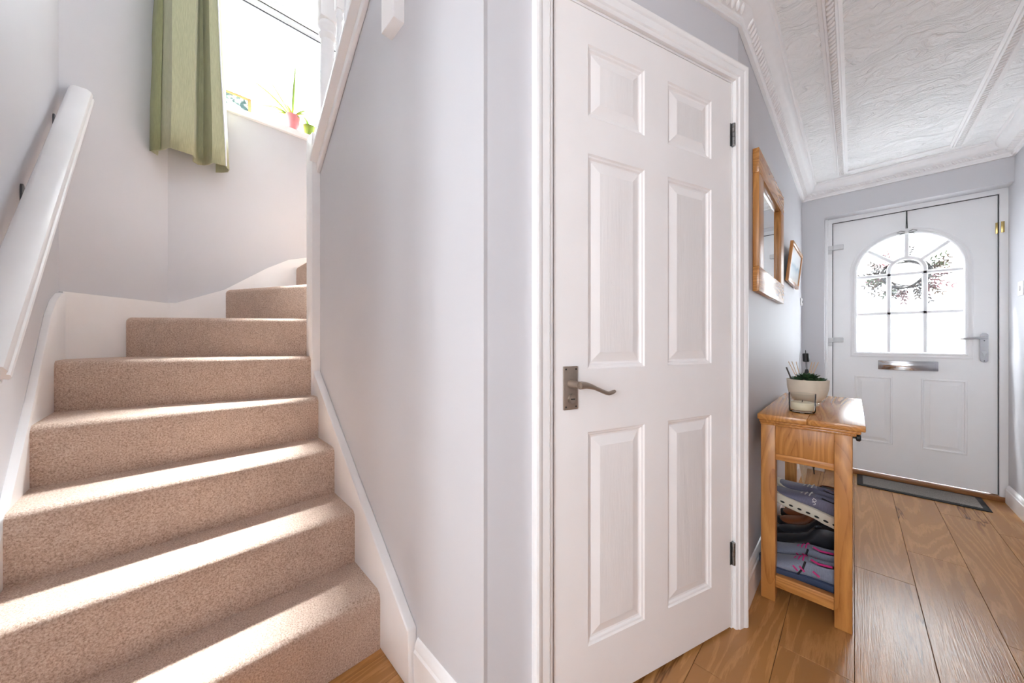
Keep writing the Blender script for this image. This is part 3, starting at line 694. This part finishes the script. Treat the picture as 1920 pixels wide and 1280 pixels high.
# picture
pi_ = thing('framed_picture', 'small oak framed seascape print leaning out from the hall wall', 'picture', (HX, 2.93, 1.42))
pmx = Matrix.Translation((HX+.010, 0, 1.425)) @ Matrix.Rotation(.105, 4, 'Y')
y0, y1, hh, fw = 2.66, 3.20, .24, .022
for b in ((y0, y0+fw, 0, hh), (y1-fw, y1, 0, hh)): G().box(0, .016, *b, .0015, pmx).out('frame_stile', 'oakZ', pi_)
for b in ((y0+fw, y1-fw, 0, fw), (y0+fw, y1-fw, hh-fw, hh)): G().box(0, .016, *b, .0015, pmx).out('frame_rail', 'oakY', pi_)
sm, nt, b = new_mat('seascape_print'); v = coords(nt); sx = nd(nt, 'ShaderNodeSeparateXYZ'); nt.links.new(v, sx.inputs[0])
ad = nd(nt, 'ShaderNodeMath', operation='MULTIPLY_ADD'); nt.links.new(noise(nt, v, 7, 3), ad.inputs[0]); ad.inputs[1].default_value = .05; nt.links.new(sx.outputs[2], ad.inputs[2])
mr = nd(nt, 'ShaderNodeMapRange'); mr.inputs[1].default_value = 1.47; mr.inputs[2].default_value = 1.67; nt.links.new(ad.outputs[0], mr.inputs[0])
nt.links.new(ramp(nt, mr.outputs[0], [(0, lin((225, 222, 214))), (.3, lin((198, 206, 208))), (.5, lin((150, 176, 190))), (.6, lin((205, 216, 222))), (1, lin((232, 232, 230)))]), b.inputs['Base Color']); b.inputs['Roughness'].default_value = .25
G().box(.004, .009, y0+fw-.002, y1-fw+.002, fw-.002, hh-fw+.002, 0, pmx).out('print', sm, pi_, smooth=0)

# console table
TB = thing('console_table', 'narrow oak console table with one drawer against the hall wall', 'table', (-.13, 2.10, 0))
CX0, CX1, CY0, CY1 = -.270, -.002, 1.722, 2.47
LG = .048
for a, nm in ((CX0, 0), (CX1-LG, 1)):
    for c in (CY0, CY1-LG): G().box(a, a+LG, c, c+LG, 0.0005, .715, .003).out('leg', 'oakZ', TB)
w3 = (CX1+.033-(CX0-.008))/2
for i in range(2):
    x0 = CX0-.008+i*w3
    G().box(x0+.0003, x0+w3-.0003, CY0-.028, CY1+.028, .735, .757, .003).out('top_board', 'oakY', TB)
G().box(CX0-.004, CX1+.022, CY0-.018, CY1+.018, .722, .735, .005, seg=3).out('top_moulding', 'oakY', TB)
G().box(CX0-.001, CX1+.010, CY0-.008, CY1+.008, .712, .723, .003).out('top_moulding', 'oakY', TB)
for c in (CY0+.010, CY1-.030): G().box(CX0+LG, CX1-LG, c, c+.020, .598, .712, .001).out('end_panel', 'oakZ', TB)
for c in (CY0+.006, CY1-.034): G().box(CX0+LG, CX1-LG, c, c+.028, .573, .598, .002).out('end_rail', 'oakX', TB)
G().box(CX0+.012, CX0+.030, CY0+LG, CY1-LG, .573, .712, .001).out('back_panel', 'oakY', TB)
dr1 = G().box(CX1-.022, CX1-.002, CY0+LG+.002, CY1-LG-.002, .578, .708, .003).out('drawer', 'oakY', TB)
G().tube([(CX1-.002, 2.10, .635), (CX1+.008, 2.10, .635), (CX1+.012, 2.10, .635), (CX1+.022, 2.10, .635), (CX1+.026, 2.10, .635)], [.006, .006, .016, .016, .010], 14).out('knob', 'black', dr1)
for c in (CY0+.004, CY1-.032): G().box(CX0+LG, CX1-LG, c, c+.028, .060, .108, .002).out('shelf_rail', 'oakX', TB)
for a in (CX0+.004, CX1-.032): G().box(a, a+.028, CY0+LG, CY1-LG, .060, .096, .002).out('shelf_rail', 'oakY', TB)
G().box(CX0+.02, CX1-.02, CY0+.032, CY1-.032, .080, .094).out('shelf_board', 'oakY', TB, smooth=0)

# candle, succulent, diffuser on the console
TZ = .7573
ca = thing('candle_glass', 'white candle in a clear square-shouldered glass on the console table', 'candle', (-.150, 1.850, TZ))
c = (-.150, 1.850, TZ)
G().lathe([(.036, 0), (.041, .003), (.043, .010), (.044, .078), (.0425, .078), (.041, .012), (.034, .008), (.001, .008)], c, 32).out('glass', 'clear', ca, smooth=50)
G().lathe([(.033, .0085), (.0395, .014), (.040, .040), (.038, .0425), (.001, .0415)], c, 32).out('wax', plain('candle_wax', (240, 228, 198), .5), ca, smooth=50)
G().tube([(-.150, 1.85, TZ+.041), (-.149, 1.851, TZ+.050)], .0012, 6).out('wick', 'dark', ca)
po = thing('potted_succulent', 'dark green succulent in a round cream ceramic pot on the console table', 'plant', (-.150, 2.085, TZ))
c = (-.150, 2.085, TZ)
G().lathe([(.040, 0), (.041, .002), (.041, .010), (.038, .012), (.046, .018), (.060, .034), (.069, .055), (.074, .080), (.076, .118), (.0725, .118), (.070, .10), (.001, .10)], c, 40).out('pot', plain('cream_ceramic', (226, 214, 194), .45, var=.03, nsc=40), po, smooth=50)
G().lathe([(.001, .104), (.069, .104), (.069, .100), (.001, .100)], c, 24).out('soil', plain('soil', (50, 40, 32), .95), po)
succ = plain('succulent_leaf', (58, 84, 54), .4, var=.3, nsc=60)
def rosette(cx, cy, cz, s, lay):
    g = G()
    for li in range(lay):
        n = 5+li*2; el = 1.25-li*1.05/lay; L = s*(.45+.55*li/lay)
        for k in range(n):
            a = k*2*PI/n+li*.7; d = Vector((math.cos(a)*math.cos(el), math.sin(a)*math.cos(el), math.sin(el))); sd = Vector((-math.sin(a), math.cos(a), 0)); up = d.cross(sd)
            b0 = Vector((cx, cy, cz)); rr = []
            for f, ww in ((0, .10), (.35, .24), (.7, .22), (.9, .10), (1.0, .01)):
                p = b0+d*L*f+Vector((0, 0, .10*L*f*f)); h = ww*L
                rr.append([p-sd*h, p-up*h*.35, p+sd*h, p+up*h*.25])
            g.loft(rr)
    o = g.out('rosette', succ, po, smooth=60); o['kind'] = 'stuff'
rosette(-.150, 2.085, TZ+.115, .056, 5)
for a, r, s in ((.2, .042, .036), (1.5, .045, .034), (2.7, .043, .036), (3.9, .045, .036), (5.1, .044, .038), (5.8, .050, .03)):
    rosette(-.150+r*math.cos(a), 2.085+r*math.sin(a), TZ+.108, s, 4)
G().tube([(-.196, 2.052, TZ+.09), (-.222, 2.040, TZ+.172)], .0032, 8).out('plant_stake', plain('grey_wood', (86, 80, 74), .7), po)
rd = thing('reed_diffuser', 'reed diffuser with pale wooden sticks behind the succulent', 'diffuser', (-.175, 2.26, TZ))
c = (-.175, 2.26, TZ)
G().lathe([(.030, 0), (.033, .003), (.033, .055), (.026, .066), (.012, .072), (.012, .088), (.009, .088), (.009, .07), (.001, .07)], c, 24).out('bottle', 'clear', rd, smooth=50)
rm = plain('reed_stick', (222, 188, 150), .7)
for dx, dy in ((-.060, -.020), (-.050, .010), (-.030, -.02), (.028, .012), (.040, -.01), (.052, .02)):
    G().tube([(c[0]-dx*.15, c[1]-dy*.15, TZ+.01), (c[0]+dx, c[1]+dy, TZ+.190)], .0017, 6).out('reed', rm, rd)

# shoes ---------------------------------------------------------------
def shoe(name, label, group, mtx, up, sole, lin_, lace, tall=.105, L=.28, sz=.028, opening=.42, wide=1.0, extras=None):
    t = thing(name, label, 'shoe', mtx.translation, group)
    S = [0, .03, .10, .22, .34, .42, .52, .64, .76, .87, .95, 1.0]
    W = [.014, .027, .034, .035, .034, .035, .039, .045, .048, .042, .028, .006]
    boot = tall > .15
    Hh = [tall*.97, tall, tall*.97, tall*.85 if not boot else tall*.98, tall*.86 if not boot else tall*.98, (.098 if not boot else tall*.99), .086, .072, .060, .053, .044, sz+.008]
    rings = []
    for s_, w_, h_ in zip(S, W, Hh):
        w_ *= wide; x = s_*L; b = sz+.004*max(0, s_-.7)/.3; dh = h_-b
        if s_ < opening:
            hp_ = [(w_, b), (w_*1.06, b+dh*.35), (w_*.92, b+dh*.8), (w_*.82, h_), (w_*.66, h_-.004), (w_*.55, b+.02), (0, b+.016)]
            if s_ < .05: hp_ = [(w_, b), (w_*1.1, b+dh*.35), (w_, b+dh*.8), (w_*.9, h_), (w_*.5, h_-.002), (w_*.3, h_-.004), (0, h_-.004)]
        else:
            hp_ = [(w_, b), (w_*1.05, b+dh*.30), (w_*.97, b+dh*.58), (w_*.78, b+dh*.82), (w_*.52, b+dh*.94), (w_*.26, b+dh*.99), (0, h_)]
        ring = [(x, p, z) for p, z in hp_]+[(x, -p, z) for p, z in hp_[-2::-1]]
        rings.append([mtx @ Vector(p) for p in ring])
    G().loft(rings, closed=True).out('upper', up, t, smooth=80, sub=1)
    # lining visible in the opening
    lr = []
    for s_, w_, h_ in list(zip(S, W, Hh))[1:5]:
        lr.append([mtx @ Vector((s_*L, p*w_*wide*.60, h_-.012)) for p in (-1, -.5, 0, .5, 1)])
    G().loft(lr, closed=False).out('lining', lin_, t, smooth=60)
    sr = []
    for s_, w_ in zip(S, W):
        x = s_*L*1.01-.002; ww = w_*wide*1.08+.002; spr = .014*max(0, s_-.72)**2/.08; low = spr+(.004 if .3 < s_ < .5 else 0)
        sr.append([mtx @ Vector((x, p, z)) for p, z in ((-ww*.9, low), (-ww, low+.006), (-ww*1.02, sz+.004+spr*.6), (-ww*.8, sz+.008+spr*.5), (ww*.8, sz+.008+spr*.5), (ww*1.02, sz+.004+spr*.6), (ww, low+.006), (ww*.9, low))])
    so = G().loft(sr).out('sole', sole, t, smooth=50)
    if lace is not None:
        for k in range(5):
            s_ = .45+k*.05; h_ = .092-.0055*k*1.55; ww = .019-.0005*k
            G().tube([mtx @ Vector((s_*L, -ww*1.15, h_-.007)), mtx @ Vector((s_*L+.004, -ww*.4, h_+.004)), mtx @ Vector((s_*L+.008, ww*.4, h_+.004)), mtx @ Vector((s_*L+.010, ww*1.15, h_-.007))], .0026, 6).out('lace', lace, t)
    if extras: extras(t, mtx, so)
    return t
def place(heel, yaw=PI, pitch=0, roll=0):
    return Matrix.Translation(heel) @ Matrix.Rotation(yaw, 4, 'Z') @ Matrix.Rotation(pitch, 4, 'Y') @ Matrix.Rotation(roll, 4, 'X')
m_grey = fabric('grey_blue_mesh', (122, 128, 146)); m_navy = plain('navy_rubber', (58, 70, 96), .6); m_pink = plain('magenta_trim', (196, 44, 120), .6); m_dk = plain('dark_lining', (38, 36, 40), .9)
m_purp = fabric('slate_knit', (108, 106, 128)); m_wsole = plain('white_foam', (226, 218, 200), .6); m_lt = plain('pale_lace', (205, 200, 198), .7)
m_blk = plain('black_leather', (34, 34, 40), .3, var=.15); m_brn = plain('brown_leather', (128, 70, 36), .4, var=.15); m_bsole = plain('black_rubber', (24, 24, 26), .6)
def trainer_marks(t, mtx, so):
    for sgn in (1, -1):
        for x0, z0, x1, z1 in ((.145, .066, .130, .052), (.105, .064, .086, .052), (.165, .060, .150, .046)):
            g = G(); wv = .041
            g.tube([mtx @ Vector((x0, sgn*wv*.93, z0)), mtx @ Vector(((x0+x1)/2, sgn*wv*.97, (z0+z1)/2)), mtx @ Vector((x1, sgn*wv*.97, z1))], .0035, 6); g.out('side_flash', m_pink, t)
        G().tube([mtx @ Vector((.128, sgn*.031, .088)), mtx @ Vector((.135, sgn*.0385, .06)), mtx @ Vector((.150, sgn*.042, .034))], .0035, 6).out('side_strap', m_dk, t)
    G().tube([mtx @ Vector((.05, .026, .099)), mtx @ Vector((.09, .028, .095)), mtx @ Vector((.112, .024, .10))], .004, 6).out('collar_trim', m_pink, t)
SHZ = .0945
shoe('trainer', 'grey mesh trainer with magenta laces at the open end of the shelf', 'grey trainers with magenta laces', place((-.006, 1.800, SHZ)), m_grey, m_navy, m_dk, m_pink, extras=trainer_marks)
shoe('trainer', 'grey mesh trainer with magenta laces standing behind its twin', 'grey trainers with magenta laces', place((-.006, 1.914, SHZ)), m_grey, m_navy, m_dk, m_pink, extras=trainer_marks)
shoe('leather_boot', 'black leather ankle boot under the slate running shoe', 'black ankle boots', place((-.01, 2.026, SHZ)), m_blk, m_bsole, m_dk, None, tall=.152, L=.262)
shoe('leather_boot', 'black leather ankle boot beside the brown boots', 'black ankle boots', place((-.01, 2.136, SHZ)), m_blk, m_bsole, m_dk, None, tall=.152, L=.262)
def runner_marks(t, mtx, so):
    for sgn in (1, -1):
        for k in range(8):
            x = .03+k*.030; wv = (.040, .041, .0405, .041, .045, .050, .053, .048)[k]
            g = G(); g.ell(mtx @ Vector((x, sgn*wv, .018)), (.009, .003, .0045), mtx.to_3x3(), 8, 5); g.out('sole_hole', 'dark', so)
    g = G()
    def P(a, b): return mtx @ Vector((.118-a*.011, .0385 if True else 0, .078+b*.011))
    ring = [P(math.cos(k*PI/6)*.55+.2, math.sin(k*PI/6)*.5+.4) for k in range(13)]; g.tube(ring, .0012, 6); g.tube([P(.2, .9), P(-.3, 1.1)], .0012, 6)
    g.tube([P(math.cos(a)*.6+.25, math.sin(a)*.55-.95) for a in [2.6-k*.5 for k in range(9)]], .0012, 6); g.out('logo', 'white', t)
bm_ = place((-.030, 2.016, .250), PI, -.27, .0)
shoe('running_shoe', 'slate running shoe with a chunky white sole resting on the black boots', 'slate running shoes', bm_, m_purp, m_wsole, m_dk, m_lt, sz=.040, tall=.115, extras=runner_marks)
shoe('running_shoe', 'slate running shoe with a white sole behind its twin on the boots', 'slate running shoes', place((-.030, 2.130, .250), PI, -.27), m_purp, m_wsole, m_dk, m_lt, sz=.040, tall=.115)
shoe('chelsea_boot', 'brown leather boot with black elastic on the console shelf', 'brown boots', place((-.03, 2.250, SHZ)), m_brn, m_bsole, m_dk, None, tall=.225, L=.25)
shoe('chelsea_boot', 'brown leather boot standing by the far console leg', 'brown boots', place((-.03, 2.362, SHZ)), m_brn, m_bsole, m_dk, None, tall=.225, L=.25)

# umbrellas in the corner
um = thing('black_umbrella', 'closed black umbrella standing in the corner by the front door', 'umbrella', (-.219, 3.60, 0))
b0 = Vector((-.219, 3.600, .0005)); b1 = Vector((-.272, 3.600, .985)); ax = b1-b0
G().tube([b0+ax*f for f in (0, .05, .06, .2, .5, .8, .84)], [.003, .005, .012, .020, .027, .020, .009], 10).out('canopy', 'black', um, smooth=60)
G().tube([b0+ax*f for f in (.84, .90)], [.006, .006], 8).out('shaft', 'steel', um)
G().tube([b0+ax*f for f in (.90, .905, .965, .97)], [.014, .021, .021, .016], 12).out('handle', 'black', um)
G().tube([b0+ax*.97+Vector((0, .010*math.cos(a), .012+.012*math.sin(a))) for a in [k*PI/6 for k in range(13)]], .002, 6).out('wrist_loop', 'black', um)
uw = thing('cream_umbrella', 'closed cream umbrella leaning on the hall wall behind the console', 'umbrella', (-.262, 3.26, 0))
b0 = Vector((-.255, 3.26, .0005)); b1 = Vector((-.262, 3.22, .72)); ax = b1-b0; m_cream = fabric('cream_canopy', (226, 214, 194))
G().tube([b0+ax*f for f in (0, .03, .04, .15, .3, .6, .8, .83)], [.004, .005, .008, .018, .029, .030, .022, .008], 10).out('canopy', m_cream, uw, smooth=60)
G().tube([b0+ax*f for f in (.83, .9, 1.0)], [.005, .011, .011], 8).out('handle', 'oakZ', uw)

# door mat
mt_ = thing('door_mat', 'grey rectangular door mat with a black rubber border at the front door', 'mat', (.31, 3.70, 0))
G().box(.020, .605, 3.558, 3.835, .0005, .006, .002).out('border', 'matb', mt_)
G().box(.050, .575, 3.588, 3.805, .005, .010, .002).out('pile', 'mat', mt_)

# wall fittings
ls = thing('light_switch', 'white light switch plate on the wall beside the front door', 'switch', (RX, 3.60, 1.37))
G().box(RX-.009, RX-.0005, 3.555, 3.641, 1.325, 1.411, .003).out('plate', 'upvc', ls)
G().box(RX-.014, RX-.009, 3.590, 3.606, 1.353, 1.383, .002).out('rocker', 'upvc', ls)
hk = thing('wall_box', 'small pale grey box on the hall wall beyond the framed picture', 'wall box', (HX, 3.62, 1.36))
G().box(HX+.0005, HX+.012, 3.60, 3.645, 1.34, 1.40, .003).out('body', 'upvc', hk)
G().tube([(HX+.012, 3.622, 1.372), (HX+.016, 3.622, 1.372)], .009, 12).out('button', 'steel', hk)

# wreath outside the glass, hung on a ribbon
wr = thing('door_wreath', 'twig wreath with dried leaves hung outside the arched door glass', 'wreath', (XC, 3.96, 1.567))
twig = plain('twig_bark', (48, 38, 33), .8, var=.2, nsc=60); dleaf = plain('dried_leaf', (92, 70, 52), .8, var=.3, nsc=30); dgreen = plain('sage_leaf', (80, 90, 52), .8, var=.2); dpink = plain('dried_petal', (126, 72, 76), .8, var=.2)
rng = random.Random(3)
g = G()
for k in range(9):
    ph = rng.random()*6; rr = .108+rng.uniform(-.012, .012); fr_ = rng.choice((2, 3, 4))
    pts = [(XC+(rr+.008*math.sin(fr_*a+ph))*math.cos(a), 3.965+.010*math.cos(fr_*a+ph), 1.567+(rr+.008*math.sin(fr_*a+ph))*math.sin(a)*.98) for a in [i*2*PI/36 for i in range(37)]]
    g.tube(pts, .0055, 5)
g.out('twig_ring', twig, wr)
for i in range(46):
    a = rng.choice((rng.uniform(PI*.95, PI*2.05), rng.uniform(PI*.9, PI*2.1), rng.uniform(0, 2*PI))); r0 = .105; L = rng.uniform(.06, .15)
    b_ = Vector((XC+r0*math.cos(a), 3.96, 1.567+r0*math.sin(a))); an = a+rng.uniform(-.9, .9)
    d = Vector((math.cos(an), rng.uniform(-.1, .12), math.sin(an)*.75)).normalized()
    g = G(); g.tube([b_, b_+d*L*.5+Vector((0, 0, .004)), b_+d*L], [.0032, .0026, .002], 5)
    sd = d.cross(Vector((0, 1, 0))).normalized()
    for f in (.35, .55, .75, .95):
        for s_ in (-1, 1):
            p = b_+d*L*f; q = p+(sd*s_*.022+d*.016); n_ = Vector((0, 1, 0))*.004
            g.loft([[p-d*.002-n_, p+d*.002, p+n_], [(p+q)/2-d*.009, (p+q)/2+d*.009+n_, (p+q)/2+n_], [q, q+d*.001, q+n_*.3]])
    g.out('sprig', rng.choice((twig, dleaf, dleaf, dgreen, dpink)), wr, smooth=50)
g = G(); bow = plain('dark_green_ribbon', (58, 66, 62), .6)
for dx in (-.004, .004): g.tube([(XC+dx, FY-.004, 1.862), (XC+dx*.4, FY-.004, 1.95), (XC+dx*.3, FY-.004, 2.0185), (XC+dx*.3, FY+.05, 2.0215), (XC+dx*.3, FY+.055, 1.9), (XC, 3.965, 1.68)], .0022, 6)
for s_ in (-1, 1):
    g.tube([(XC, FY-.006, 1.862), (XC+s_*.03, FY-.014, 1.876), (XC+s_*.05, FY-.015, 1.866), (XC+s_*.03, FY-.014, 1.857), (XC, FY-.006, 1.860)], .0018, 6)
    g.tube([(XC, FY-.006, 1.860), (XC+s_*.03, FY-.015, 1.853), (XC+s_*.045, FY-.014, 1.836)], .0015, 6)
g.out('ribbon', bow, wr)
